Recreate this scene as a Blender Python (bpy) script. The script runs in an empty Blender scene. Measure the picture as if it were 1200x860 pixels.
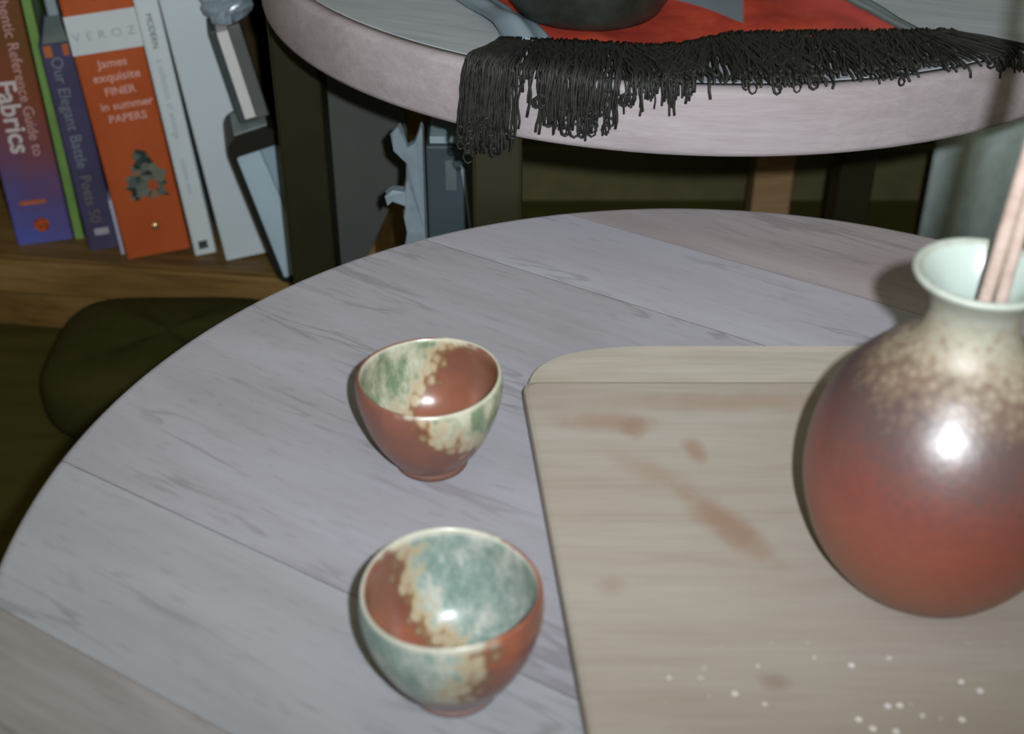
import bpy, bmesh, math, random
from mathutils import Vector, Matrix
random.seed(7)
R = math.radians
scene = bpy.context.scene
COL = scene.collection

# ------------------------------------------------------------------ camera
CAM_H = 0.831
cam_d = bpy.data.cameras.new('camera')
cam = bpy.data.objects.new('camera', cam_d)
COL.objects.link(cam)
cam.location = (0, 0, CAM_H)
cam.rotation_euler = (R(90 - 34), 0, 0)
cam_d.sensor_fit = 'HORIZONTAL'
cam_d.sensor_width = 36.0
cam_d.lens = 36.0 * 1600 / 1200
cam_d.clip_start = 0.01
cam_d.dof.use_dof = True
cam_d.dof.focus_distance = 0.87
cam_d.dof.aperture_fstop = 8.0
scene.camera = cam

# ------------------------------------------------------------------ world, flash, exposure
world = bpy.data.worlds.new('world')
scene.world = world
world.use_nodes = True
bg = world.node_tree.nodes['Background']
bg.inputs['Color'].default_value = (1.0, 0.93, 0.66, 1)
bg.inputs['Strength'].default_value = 0.25

fl_d = bpy.data.lights.new('camera_flash', 'SPOT')
fl_d.energy = 48
fl_d.color = (0.93, 0.96, 1.0)
fl_d.spot_size = R(108)
fl_d.spot_blend = 1.0
fl_d.shadow_soft_size = 0.007
flash = bpy.data.objects.new('camera_flash', fl_d)
COL.objects.link(flash)
flash.location = (0.040, 0.0, CAM_H + 0.029)
aim = Vector((-0.05, 1.25, 0.65))
flash.rotation_euler = (aim - Vector(flash.location)).to_track_quat('-Z', 'Y').to_euler()

vs = scene.view_settings
vs.view_transform = 'Standard'
vs.look = 'None'
vs.gamma = 1.0
vs.use_curve_mapping = False
vs.exposure = 0.0


# ------------------------------------------------------------------ helpers
def srgb(r, g, b):
    def f(c):
        c /= 255.0
        return c / 12.92 if c <= 0.04045 else ((c + 0.055) / 1.055) ** 2.4
    return (f(r), f(g), f(b), 1.0)


def link(o, parent=None):
    COL.objects.link(o)
    if parent is not None:
        o.parent = parent
    return o


def tag(o, label, cat, group=None):
    o['label'] = label
    o['category'] = cat
    if group:
        o['group'] = group
    return o


def empty(name, loc=(0, 0, 0), rot=(0, 0, 0)):
    o = bpy.data.objects.new(name, None)
    o.empty_display_size = 0.05
    o.location = loc
    o.rotation_euler = rot
    return link(o)


def mesh_obj(name, verts, faces, mats, parent=None, smooth=False, fmat=None):
    me = bpy.data.meshes.new(name)
    me.from_pydata([tuple(v) for v in verts], [], faces)
    if not isinstance(mats, (list, tuple)):
        mats = [mats]
    for m in mats:
        me.materials.append(m)
    if fmat:
        for p, k in zip(me.polygons, fmat):
            p.material_index = k
    if smooth:
        for p in me.polygons:
            p.use_smooth = True
    bm = bmesh.new()
    bm.from_mesh(me)
    bmesh.ops.recalc_face_normals(bm, faces=bm.faces)
    bm.to_mesh(me)
    bm.free()
    return link(bpy.data.objects.new(name, me), parent)


def box(name, lo, hi, mat, parent=None, bevel=0.0, segs=2):
    bm = bmesh.new()
    bmesh.ops.create_cube(bm, size=1)
    for v in bm.verts:
        for i in range(3):
            v.co[i] = lo[i] + (v.co[i] + 0.5) * (hi[i] - lo[i])
    if bevel > 0:
        bmesh.ops.bevel(bm, geom=bm.edges[:], offset=bevel, segments=segs, affect='EDGES', profile=0.6)
    me = bpy.data.meshes.new(name)
    bm.to_mesh(me)
    bm.free()
    me.materials.append(mat)
    return link(bpy.data.objects.new(name, me), parent)


def prism(name, pts, y0, y1, mat, parent=None, bevel=0.0):
    """polygon in local x,z extruded along y"""
    n = len(pts)
    vv = [(p[0], y0, p[1]) for p in pts] + [(p[0], y1, p[1]) for p in pts]
    ff = [list(range(n)), list(range(2 * n - 1, n - 1, -1))]
    ff += [[i, (i + 1) % n, n + (i + 1) % n, n + i] for i in range(n)]
    o = mesh_obj(name, vv, ff, mat, parent)
    if bevel > 0:
        m = o.modifiers.new('bevel', 'BEVEL')
        m.width = bevel
        m.segments = 2
        m.limit_method = 'ANGLE'
    return o


def lathe(name, prof, mats, parent=None, seg=96, fmat=None):
    """prof: list of (r,z); fmat: material index per profile band"""
    vv, ff, fm = [], [], []
    idx = []
    for (r, z) in prof:
        if r < 1e-6:
            idx.append([len(vv)] * seg)
            vv.append((0, 0, z))
        else:
            idx.append(list(range(len(vv), len(vv) + seg)))
            for k in range(seg):
                a = 2 * math.pi * k / seg
                vv.append((r * math.cos(a), r * math.sin(a), z))
    for i in range(len(prof) - 1):
        for k in range(seg):
            q = [idx[i][k], idx[i][(k + 1) % seg], idx[i + 1][(k + 1) % seg], idx[i + 1][k]]
            u = []
            for t in q:
                if t not in u:
                    u.append(t)
            if len(u) >= 3:
                ff.append(u)
                fm.append(fmat[i] if fmat else 0)
    return mesh_obj(name, vv, ff, mats, parent, smooth=True, fmat=fm)


def spline(pts, n=6):
    """Catmull-Rom through 2D/3D points"""
    P = [Vector(p) for p in pts]
    P = [2 * P[0] - P[1]] + P + [2 * P[-1] - P[-2]]
    out = []
    for i in range(1, len(P) - 2):
        for k in range(n):
            t = k / n
            a, b, c, d = P[i - 1], P[i], P[i + 1], P[i + 2]
            out.append(0.5 * ((2 * b) + (c - a) * t + (2 * a - 5 * b + 4 * c - d) * t * t + (3 * b - a - 3 * c + d) * t ** 3))
    out.append(P[-2].copy())
    return out


def tube_data(path, radius, sides, vv, ff, taper=None):
    base = len(vv)
    n = len(path)
    up = Vector((0.3, 0.2, 1)).normalized()
    for i, p in enumerate(path):
        t = (path[min(i + 1, n - 1)] - path[max(i - 1, 0)])
        t = t.normalized() if t.length > 1e-9 else Vector((0, 0, 1))
        a = t.cross(up)
        if a.length < 1e-3:
            a = t.cross(Vector((1, 0, 0)))
        a.normalize()
        b = t.cross(a)
        r = radius * (taper(i / (n - 1)) if taper else 1)
        for k in range(sides):
            w = 2 * math.pi * k / sides
            vv.append(p + a * (r * math.cos(w)) + b * (r * math.sin(w)))
    for i in range(n - 1):
        for k in range(sides):
            k2 = (k + 1) % sides
            ff.append([base + i * sides + k, base + i * sides + k2, base + (i + 1) * sides + k2, base + (i + 1) * sides + k])
    ff.append([base + k for k in range(sides)][::-1])
    ff.append([base + (n - 1) * sides + k for k in range(sides)])


# ------------------------------------------------------------------ material kit
class NT:
    def __init__(self, name, rough=0.6, spec=0.3):
        self.m = bpy.data.materials.new(name)
        self.m.use_nodes = True
        self.t = self.m.node_tree
        self.b = self.t.nodes['Principled BSDF']
        self.b.inputs['Roughness'].default_value = rough
        self.b.inputs['Specular IOR Level'].default_value = spec

    def n(self, typ, **kw):
        nd = self.t.nodes.new(typ)
        for k, v in kw.items():
            setattr(nd, k, v)
        return nd

    def l(self, a, b):
        self.t.links.new(a, b)

    def coord(self, scale=(1, 1, 1), rot=(0, 0, 0), loc=(0, 0, 0), rnd=0.0):
        tc = self.n('ShaderNodeTexCoord')
        mp = self.n('ShaderNodeMapping')
        mp.inputs['Scale'].default_value = scale
        mp.inputs['Location'].default_value = loc
        src = tc.outputs['Object']
        if any(rot):
            rt = self.n('ShaderNodeVectorRotate')
            rt.rotation_type = 'Z_AXIS'
            rt.inputs['Angle'].default_value = -rot[2]
            self.l(src, rt.inputs['Vector'])
            src = rt.outputs[0]
        if rnd:
            oi = self.n('ShaderNodeObjectInfo')
            mu = self.math('MULTIPLY', oi.outputs['Random'], rnd)
            ad = self.n('ShaderNodeVectorMath', operation='ADD')
            self.l(src, ad.inputs[0])
            cx = self.n('ShaderNodeCombineXYZ')
            self.l(mu, cx.inputs[0])
            self.l(mu, cx.inputs[2])
            self.l(cx.outputs[0], ad.inputs[1])
            self.l(ad.outputs[0], mp.inputs['Vector'])
        else:
            self.l(src, mp.inputs['Vector'])
        return mp.outputs['Vector']

    def noise(self, vec, scale=5, detail=4, rough=0.55, dist=0.0):
        nd = self.n('ShaderNodeTexNoise')
        nd.inputs['Scale'].default_value = scale
        nd.inputs['Detail'].default_value = detail
        nd.inputs['Roughness'].default_value = rough
        nd.inputs['Distortion'].default_value = dist
        self.l(vec, nd.inputs['Vector'])
        return nd.outputs['Fac']

    def voro(self, vec, scale=20, feature='F1', out='Distance'):
        nd = self.n('ShaderNodeTexVoronoi')
        nd.feature = feature
        nd.inputs['Scale'].default_value = scale
        self.l(vec, nd.inputs['Vector'])
        return nd.outputs[out]

    def math(self, op, a, b=None, c=None, clamp=False):
        nd = self.n('ShaderNodeMath', operation=op)
        nd.use_clamp = clamp
        for i, x in enumerate((a, b, c)):
            if x is None:
                continue
            if isinstance(x, (int, float)):
                nd.inputs[i].default_value = x
            else:
                self.l(x, nd.inputs[i])
        return nd.outputs[0]

    def ramp(self, fac, stops, interp='LINEAR'):
        nd = self.n('ShaderNodeValToRGB')
        cr = nd.color_ramp
        cr.interpolation = interp
        while len(cr.elements) < len(stops):
            cr.elements.new(0.5)
        for e, (p, c) in zip(cr.elements, stops):
            e.position = p
            e.color = c if len(c) == 4 else (*c, 1)
        self.l(fac, nd.inputs[0])
        return nd.outputs[0]

    def step(self, fac, lo, hi):
        nd = self.n('ShaderNodeMapRange')
        nd.interpolation_type = 'SMOOTHSTEP'
        nd.inputs['From Min'].default_value = lo
        nd.inputs['From Max'].default_value = hi
        self.l(fac, nd.inputs['Value'])
        return nd.outputs[0]

    def mix(self, fac, a, b, blend='MIX'):
        nd = self.n('ShaderNodeMix', data_type='RGBA', blend_type=blend)
        for s, x in ((0, fac), (6, a), (7, b)):
            if isinstance(x, (int, float)):
                nd.inputs[s].default_value = x
            elif isinstance(x, tuple):
                nd.inputs[s].default_value = x
            else:
                self.l(x, nd.inputs[s])
        return nd.outputs[2]

    def blob(self, cx, cy, rx, ry, ang=0, soft=0.6):
        """soft elliptical mark in the object's own x,y"""
        tc = self.n('ShaderNodeTexCoord')
        s = self.n('ShaderNodeVectorMath', operation='SUBTRACT')
        self.l(tc.outputs['Object'], s.inputs[0])
        s.inputs[1].default_value = (cx, cy, 0)
        mp = self.n('ShaderNodeVectorRotate')
        mp.rotation_type = 'Z_AXIS'
        mp.inputs['Angle'].default_value = -ang
        self.l(s.outputs[0], mp.inputs['Vector'])
        d = self.n('ShaderNodeVectorMath', operation='DIVIDE')
        self.l(mp.outputs[0], d.inputs[0])
        d.inputs[1].default_value = (rx, ry, 1e6)
        ln = self.n('ShaderNodeVectorMath', operation='LENGTH')
        self.l(d.outputs[0], ln.inputs[0])
        nz = self.noise(self.coord(), 70, 3)
        v = self.math('ADD', ln.outputs['Value'], self.math('MULTIPLY', self.math('SUBTRACT', nz, 0.5), 1.1))
        return self.math('SUBTRACT', 1.0, self.step(v, 1 - soft, 1 + soft * 0.5))

    def col(self, x):
        if isinstance(x, tuple):
            self.b.inputs['Base Color'].default_value = x
        else:
            self.l(x, self.b.inputs['Base Color'])

    def bump(self, h, strength=0.2, dist=0.001):
        nd = self.n('ShaderNodeBump')
        nd.inputs['Strength'].default_value = strength
        nd.inputs['Distance'].default_value = dist
        self.l(h, nd.inputs['Height'])
        self.l(nd.outputs[0], self.b.inputs['Normal'])


def plain(name, c, rough=0.6, spec=0.3, vary=0.12, scale=30):
    k = NT(name, rough, spec)
    nz = k.noise(k.coord(rnd=3.0), scale, 4)
    d = tuple(x * (1 - vary) for x in c[:3]) + (1,)
    u = tuple(min(1, x * (1 + vary)) for x in c[:3]) + (1,)
    k.col(k.ramp(nz, [(0.3, d), (0.7, u)]))
    return k.m


def wood(name, dark, mid, light, ang=0.0, rough=0.5, spec=0.25, sc=1.0, streak=1.0, rnd=3.0, cracks=True):
    """long grain along local x turned by ang about z"""
    k = NT(name, rough, spec)
    v1 = k.coord((9 * sc, 90 * sc, 90 * sc), (0, 0, ang), rnd=rnd)
    v2 = k.coord((3 * sc, 16 * sc, 16 * sc), (0, 0, ang), rnd=rnd)
    v3 = k.coord((30 * sc, 420 * sc, 420 * sc), (0, 0, ang), rnd=rnd)
    g1 = k.noise(v1, 1.0, 5, 0.6, 0.8)
    g2 = k.noise(v2, 1.0, 3, 0.5, 0.4)
    g3 = k.noise(v3, 1.0, 2, 0.5)
    s = k.math('ADD', k.math('MULTIPLY', g1, 0.5), k.math('MULTIPLY', g2, 0.5))
    c = k.ramp(s, [(0.36, dark), (0.5, mid), (0.62, light)])
    fine = k.ramp(g3, [(0.3, (1 - 0.13 * streak,) * 3), (0.7, (1.0,) * 3)])
    c = k.mix(1.0, c, fine, 'MULTIPLY')
    if cracks:
        v4 = k.coord((11 * sc, 120 * sc, 120 * sc), (0, 0, ang), loc=(4.1, 2.7, 0.3), rnd=rnd)
        g4 = k.noise(v4, 1.0, 2, 0.5, 1.5)
        c = k.mix(k.math('MULTIPLY', k.step(g4, 0.64, 0.74), 0.5 * streak), c, dark)
    k.col(c)
    k.bump(k.math('ADD', g1, g3), 0.12, 0.0006)
    return k.m


# ------------------------------------------------------------------ setting
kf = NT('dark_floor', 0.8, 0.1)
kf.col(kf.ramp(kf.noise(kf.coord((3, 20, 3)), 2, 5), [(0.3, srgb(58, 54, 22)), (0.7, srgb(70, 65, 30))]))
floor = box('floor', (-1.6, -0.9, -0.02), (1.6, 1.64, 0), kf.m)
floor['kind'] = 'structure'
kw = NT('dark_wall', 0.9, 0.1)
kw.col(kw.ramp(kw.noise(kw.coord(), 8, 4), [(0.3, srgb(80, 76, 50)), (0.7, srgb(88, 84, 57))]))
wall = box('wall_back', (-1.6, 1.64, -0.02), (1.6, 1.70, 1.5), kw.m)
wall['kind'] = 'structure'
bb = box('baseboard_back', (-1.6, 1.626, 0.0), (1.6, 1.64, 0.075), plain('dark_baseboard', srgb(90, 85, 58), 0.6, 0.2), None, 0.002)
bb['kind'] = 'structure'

BLACK = plain('black_lacquer', srgb(34, 32, 16), 0.5, 0.25, 0.1)

# ------------------------------------------------------------------ lower round table, planks
LT = (0.110, 0.486)
LR = 0.35
LZ = 0.40
TH = 0.034
GA = R(-32)


def table_wood(name, lo, hi, crack):
    """soft grey veneer with short wavy dark checks along the grain"""
    k = NT(name, 0.5, 0.25)

    def v(sx, sy, loc=(0, 0, 0)):
        return k.coord((sx, sy, sy), (0, 0, GA), loc, rnd=2.0)
    g1 = k.noise(v(6, 22), 1.0, 4, 0.55, 0.5)
    g2 = k.noise(v(14, 190), 1.0, 3, 0.6, 0.3)
    c = k.ramp(k.math('ADD', k.math('MULTIPLY', g1, 0.7), k.math('MULTIPLY', g2, 0.3)), [(0.34, lo), (0.64, hi)])
    w = k.noise(v(9, 62, (1.7, 3.1, 0)), 1.0, 3, 0.5, 0.35)
    line = k.math('SUBTRACT', 1.0, k.step(k.math('ABSOLUTE', k.math('SUBTRACT', w, 0.53)), 0.004, 0.045))
    part = k.step(k.noise(v(9, 30, (5.0, 0.4, 0)), 1.0, 2, 0.5), 0.47, 0.62)
    c = k.mix(k.math('MULTIPLY', k.math('MULTIPLY', line, part), 0.42), c, crack)
    f = k.noise(v(60, 300, (0, 2, 0)), 1.0, 2, 0.5)
    c = k.mix(k.math('MULTIPLY', k.step(f, 0.58, 0.75), 0.22), c, crack)
    k.col(c)
    k.bump(g2, 0.08, 0.0005)
    return k.m


WOODS = {
    'cool': table_wood('ash_grey_wood', srgb(135, 133, 139), srgb(146, 146, 154), srgb(100, 96, 100)),
    'pale': table_wood('pale_grey_wood', srgb(135, 137, 141), srgb(146, 149, 154), srgb(104, 103, 107)),
    'lilac': table_wood('lilac_grey_wood', srgb(146, 144, 152), srgb(156, 156, 165), srgb(112, 110, 117)),
    'warm': table_wood('brown_grey_wood', srgb(140, 131, 132), srgb(156, 148, 150), srgb(110, 102, 102)),
    'dark': table_wood('dark_grey_wood', srgb(124, 119, 117), srgb(146, 143, 143), srgb(96, 89, 86)),
}
table = empty('round_table', (LT[0], LT[1], 0))
tag(table, 'low round table of grey wooden planks carrying the cups and the vase', 'table')
nrm = Vector((-math.sin(GA), math.cos(GA)))
drv = Vector((math.cos(GA), math.sin(GA)))
c_off = nrm.dot(Vector(LT))
SEAMS = [-LR + c_off - 1, 0.257, 0.347, 0.638, 0.719, c_off + LR + 1]
TONES = ['dark', 'pale', 'cool', 'lilac', 'warm']


SEAM = plain('dark_seam', srgb(58, 52, 50), 0.9, 0.1)
GAP = {0.347: 0.00022, 0.638: 0.0002}


def plank(p0, p1, mat):
    lo, hi = max(p0 - c_off + GAP.get(p0, 0.00012), -LR), min(p1 - c_off - GAP.get(p1, 0.00012), LR)

    def ring(rad, z, ins):
        a, b = max(lo + ins, -rad), min(hi - ins, rad)
        n = 34
        ta, tb = math.asin(max(-1, a / rad)), math.asin(min(1, b / rad))
        ts = [ta + (tb - ta) * i / n for i in range(n + 1)]
        out = []
        for t in ts:
            p, q = rad * math.sin(t), rad * math.cos(t)
            out.append((p, q))
        for t in reversed(ts):
            p, q = rad * math.sin(t), -rad * math.cos(t)
            out.append((p, q))
        return [(nrm.x * p + drv.x * q, nrm.y * p + drv.y * q, z) for p, q in out]
    rings = [ring(LR - 0.002, LZ - TH, 0), ring(LR, LZ - TH + 0.002, 0)]
    for j in range(5):
        t = j / 4 * math.pi / 2
        rings.append(ring(LR - 0.005 * (1 - math.cos(t)), LZ - 0.005 + 0.005 * math.sin(t), 0))
    m = len(rings[0])
    vv = [v for r in rings for v in r]
    ff = [list(range(m))[::-1], [(len(rings) - 1) * m + i for i in range(m)]]
    for a in range(len(rings) - 1):
        ff += [[a * m + i, a * m + (i + 1) % m, (a + 1) * m + (i + 1) % m, (a + 1) * m + i] for i in range(m)]
    fm = [0, 0]
    for a in range(len(rings) - 1):
        fm += [1 if i in (34, 69) else 0 for i in range(m)]
    return mesh_obj('plank', vv, ff, [mat, SEAM], table, fmat=fm)


for i in range(len(SEAMS) - 1):
    plank(SEAMS[i], SEAMS[i + 1], WOODS[TONES[i]])
for a in (30, 150, 270):
    x, y = 0.25 * math.cos(R(a)), 0.25 * math.sin(R(a))
    lathe('leg', [(0, 0), (0.015, 0), (0.016, 0.003), (0.02, LZ - TH), (0, LZ - TH)], BLACK, table, 24).location = (x, y, 0)

# ------------------------------------------------------------------ upper round table
UT = (0.144, 1.132)
UR = 0.35
UB, UZ = 0.461, 0.507
utab = empty('side_table', (UT[0], UT[1], 0))
tag(utab, 'taller round table with thick pale rim and black legs behind the low table', 'table')
ktop = wood('grey_table_top', srgb(140, 146, 151), srgb(151, 158, 164), srgb(160, 167, 172), R(-20), 0.55, 0.25)
kband = wood('pale_edge_band', srgb(136, 128, 130), srgb(146, 138, 141), srgb(153, 146, 149), 0, 0.55, 0.2, 1.6, 0.7)
rim_r = [(UR - 0.004, UB), (UR - 0.0008, UB + 0.001), (UR, UB + 0.004), (UR, UZ - 0.005), (UR - 0.0012, UZ - 0.0018), (UR - 0.004, UZ - 0.0002),
         (UR - 0.010, UZ - 0.0002), (UR - 0.010, UB), (UR - 0.004, UB)]
lathe('edge_band', rim_r, kband, utab, 160)
lathe('table_top', [(0, UB), (UR - 0.0103, UB), (UR - 0.0103, UZ - 0.0006), (UR - 0.0109, UZ), (0, UZ)], ktop, utab, 160).data.polygons.foreach_set(
    'use_smooth', [False] * (160 * 4))
for (x, y, w) in ((-0.184, 1.122, 0.041), (-0.010, 0.850, 0.034), (0.374, 1.362, 0.039)):
    prism('leg', [(-w / 2, 0), (w / 2, 0), (w / 2, UB), (-w / 2, UB)], -w / 2, w / 2, BLACK, utab, 0.003).location = (x - UT[0], y - UT[1], 0)

# ------------------------------------------------------------------ bookcase
SY = R(-7.8)
bc = empty('bookcase', (-0.5585, 1.3035, 0), (0, 0, SY))
tag(bc, 'brown wooden bookcase holding the row of leaning books', 'bookcase')
BW = wood('brown_shelf_wood', srgb(84, 63, 32), srgb(114, 88, 48), srgb(132, 106, 62), 0, 0.5, 0.3, 0.8)
BD = wood('dark_shelf_wood', srgb(48, 40, 20), srgb(62, 50, 26), srgb(72, 58, 32), 0, 0.6, 0.2, 0.8)
XL, XR = -0.2, 0.398
box('shelf', (XL, 0.0, 0.066), (XR, 0.275, 0.10), BW, bc, 0.0015)
box('lip', (XL, -0.006, 0.056), (XR, 0.0, 0.0965), BW, bc, 0.002)
box('plinth', (XL, 0.014, 0.0), (XR, 0.03, 0.066), BW, bc, 0.001)
box('back_panel', (XL, 0.277, 0.0), (XR + 0.018, 0.285, 0.440), BD, bc)
box('side_panel', (XL - 0.018, 0.0, 0.0), (XL, 0.277, 0.440), BW, bc, 0.001)
box('side_panel', (XR, 0.0, 0.0), (XR + 0.022, 0.277, 0.440), BW, bc, 0.001)
box('top_board', (XL - 0.018, -0.004, 0.440), (XR + 0.022, 0.285, 0.458), BW, bc, 0.001)

# ------------------------------------------------------------------ books
PAGES = plain('page_edges', srgb(176, 172, 160), 0.9, 0.05, 0.06, 120)


def book(name, label, bl, yaw, lean, w, h, d, cover, group='books leaning on the shelf', pages=True, r=0.002):
    """bl = where the spine's lower left corner stands"""
    o = empty(name, bl, (0, -R(lean), R(yaw)))
    tag(o, label, 'book', group)
    t = min(0.0022, w * 0.2)
    # wrap-around cover: spine plus two boards, as one bent sheet
    ro = [(0, d), (0, 0.003), (0.0008, 0.0009), (0.003, 0), (w - 0.003, 0), (w - 0.0008, 0.0009), (w, 0.003), (w, d)] if w > 0.012 else \
         [(0, d), (0, 0.001), (0.0006, 0), (w - 0.0006, 0), (w, 0.001), (w, d)]
    ri = [(t, d), (t, t + 0.001), (w - t, t + 0.001), (w - t, d)]
    ring = ro + ri[::-1]
    n = len(ring)
    vv = [(x, y, 0) for x, y in ring] + [(x, y, h) for x, y in ring]
    # caps as three quads-ish polygons to stay valid
    no = len(ro)
    bot = []
    top = []
    L = [0, 1] + ([n - 2, n - 1] if True else [])
    Rr = [no - 2, no - 1, no, no + 1]
    M = list(range(1, no - 1)) + [no + 1, n - 2]
    for pl in (L, Rr, M):
        bot.append(pl[::-1])
        top.append([i + n for i in pl])
    ff = bot + top + [[i, (i + 1) % n, n + (i + 1) % n, n + i] for i in range(n)]
    mesh_obj('cover', vv, ff, cover, o)
    if pages:
        box('pages', (t + 0.0001, t + 0.0011, 0.003), (w - t - 0.0001, d - 0.004, h - 0.003), PAGES, o)
    return o


def text_mesh(name, body, parent, mat, org, ax, ay, size, y=-0.0004, align='LEFT', bold=0.0, space=1.0):
    cu = bpy.data.curves.new(name, 'FONT')
    cu.body = body
    cu.size = size
    cu.align_x = align
    cu.offset = bold
    cu.space_character = space
    cu.resolution_u = 3
    tmp = bpy.data.objects.new(name, cu)
    me = bpy.data.meshes.new_from_object(tmp)
    bpy.data.objects.remove(tmp)
    for v in me.vertices:
        x, yy = v.co.x, v.co.y
        v.co = (org[0] + x * ax[0] + yy * ay[0], y, org[1] + x * ax[1] + yy * ay[1])
    me.materials.clear()
    me.materials.append(mat)
    return link(bpy.data.objects.new(name, me), parent)


DOWN = ((0, -1), (1, 0))      # reads top to bottom
ACROSS = ((1, 0), (0, 1))
INK_W = plain('pale_print', srgb(190, 182, 184), 0.6, 0.2, 0.05)
INK_P = plain('pink_print', srgb(196, 150, 140), 0.6, 0.2, 0.05)
INK_G = plain('grey_print', srgb(112, 122, 134), 0.6, 0.2, 0.05)
INK_D = plain('dark_print', srgb(60, 62, 62), 0.6, 0.2, 0.05)

# big purple and brown book
kp = NT('purple_cover', 0.4, 0.35)
sp = kp.n('ShaderNodeSeparateXYZ')
kp.l(kp.coord(), sp.inputs[0])
nz = kp.math('MULTIPLY', kp.math('SUBTRACT', kp.noise(kp.coord(), 22, 3), 0.5), 0.35)
tz = kp.math('ADD', kp.math('ADD', kp.math('MULTIPLY', sp.outputs[2], 4.0), kp.math('MULTIPLY', sp.outputs[0], 2.5)), nz)
kp.col(kp.ramp(tz, [(0.05, srgb(80, 88, 160)), (0.3, srgb(88, 76, 122)), (0.52, srgb(112, 70, 84)), (0.8, srgb(120, 66, 44)), (1.0, srgb(104, 68, 38))]))
b = book('book', 'thick purple and brown book titled Fabrics with a round orange mark', (-0.5447, 1.3227, 0.1), 14, 1.2, 0.0595, 0.29, 0.20, kp.m)
text_mesh('lettering', 'Fabrics', b, INK_W, (0.0175, 0.190), *DOWN, 0.029, bold=0.0006)
text_mesh('lettering', 'Authentic Reference Guide to', b, plain('pink_lettering', srgb(186, 148, 146), 0.6, 0.2, 0.05), (0.0385, 0.296), *DOWN, 0.0158)
k = NT('round_print', 0.5, 0.3)
k.col(k.ramp(k.noise(k.coord(), 150, 3), [(0.35, srgb(92, 42, 30)), (0.6, srgb(170, 78, 36))]))
n = 20
mesh_obj('round_mark', [(0.030 + 0.0085 * math.cos(2 * math.pi * i / n), -0.0004, 0.022 + 0.0085 * math.sin(2 * math.pi * i / n)) for i in range(n)],
         [list(range(n))], k.m, b)
box('print_strip', (0.012, -0.0004, 0.0475), (0.040, 0.0001, 0.0525), plain('orange_print', srgb(164, 92, 62), 0.5, 0.3, 0.25, 200), b)
# lilac picture on its left side
mesh_obj('cover_picture', [(0.0015, -0.0004, 0.16), (0.008, -0.0004, 0.16), (0.0095, -0.0004, 0.185), (0.006, -0.0004, 0.215), (0.0015, -0.0004, 0.22)], [[0, 1, 2, 3, 4]],
         plain('lilac_print', srgb(140, 128, 170), 0.5, 0.3), b)

# thin green book
gp = Vector((-0.5447, 1.3227, 0.1)) + Vector((math.cos(R(14)), math.sin(R(14)), 0)) * 0.0612
b = book('book', 'thin green book between the purple and the dark blue book', gp, 14, 1.2, 0.0095, 0.31, 0.19, plain('green_cover', srgb(104, 138, 74), 0.5, 0.3, 0.18, 18))

# dark blue book
b = book('book', 'dark blue book with faint grey title beside the orange box', (-0.4625, 1.3105, 0.1), 14, 2.5, 0.0325, 0.235, 0.10, plain('navy_cover', srgb(66, 64, 92), 0.45, 0.35, 0.15, 14))
b.children[1].data.materials[0] = plain('pale_blue_page_edges', srgb(150, 164, 166), 0.8, 0.1, 0.08, 60)
text_mesh('lettering', 'Our Elegant Battle', b, INK_G, (0.0085, 0.222), *DOWN, 0.0165)
text_mesh('lettering', 'Poets', b, plain('brown_lettering', srgb(112, 104, 98), 0.6, 0.2), (0.0085, 0.090), *DOWN, 0.016)
text_mesh('lettering', '50', b, plain('faded_lettering', srgb(98, 92, 92), 0.6, 0.2), (0.0085, 0.050), *DOWN, 0.017)
box('publisher_mark', (0.010, -0.0004, 0.018), (0.025, 0.0001, 0.026), plain('pale_mark', srgb(150, 146, 156), 0.5, 0.3), b)
box('print_strip', (0.004, -0.0004, 0.222), (0.0115, 0.0001, 0.234), plain('orange_fleck', srgb(170, 98, 56), 0.5, 0.3), b)
box('print_strip', (0.022, -0.0004, 0.222), (0.028, 0.0001, 0.234), plain('orange_fleck_b', srgb(160, 92, 56), 0.5, 0.3), b)

# folder further back above the blue book: pale and dark green, seen over it
b = book('book', 'pale blue and dark green booklet standing behind the dark blue book', (-0.127 * 0.970 - 1.490 * 0.242, -0.127 * 0.242 + 1.490 * 0.970, 0.1), 14, 2.6, 0.0255, 0.32, 0.008, plain('pale_blue_cover', srgb(150, 164, 168), 0.5, 0.3, 0.1, 25))
mesh_obj('cover_print', [(0.0, -0.0006, 0.262), (0.0215, -0.0006, 0.319), (0.0, -0.0006, 0.319)], [[0, 1, 2]], plain('dark_green_print', srgb(56, 84, 50), 0.5, 0.3), b)

# narrow pale book wedged beside the orange box
b = book('book', 'short pale lilac booklet wedged low between blue book and orange box', (-0.098 * 0.970 - 1.368 * 0.242, -0.098 * 0.242 + 1.368 * 0.970, 0.1), 14, 3.2, 0.0040, 0.066, 0.12, plain('lilac_cover', srgb(166, 168, 190), 0.5, 0.3, 0.06))

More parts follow.
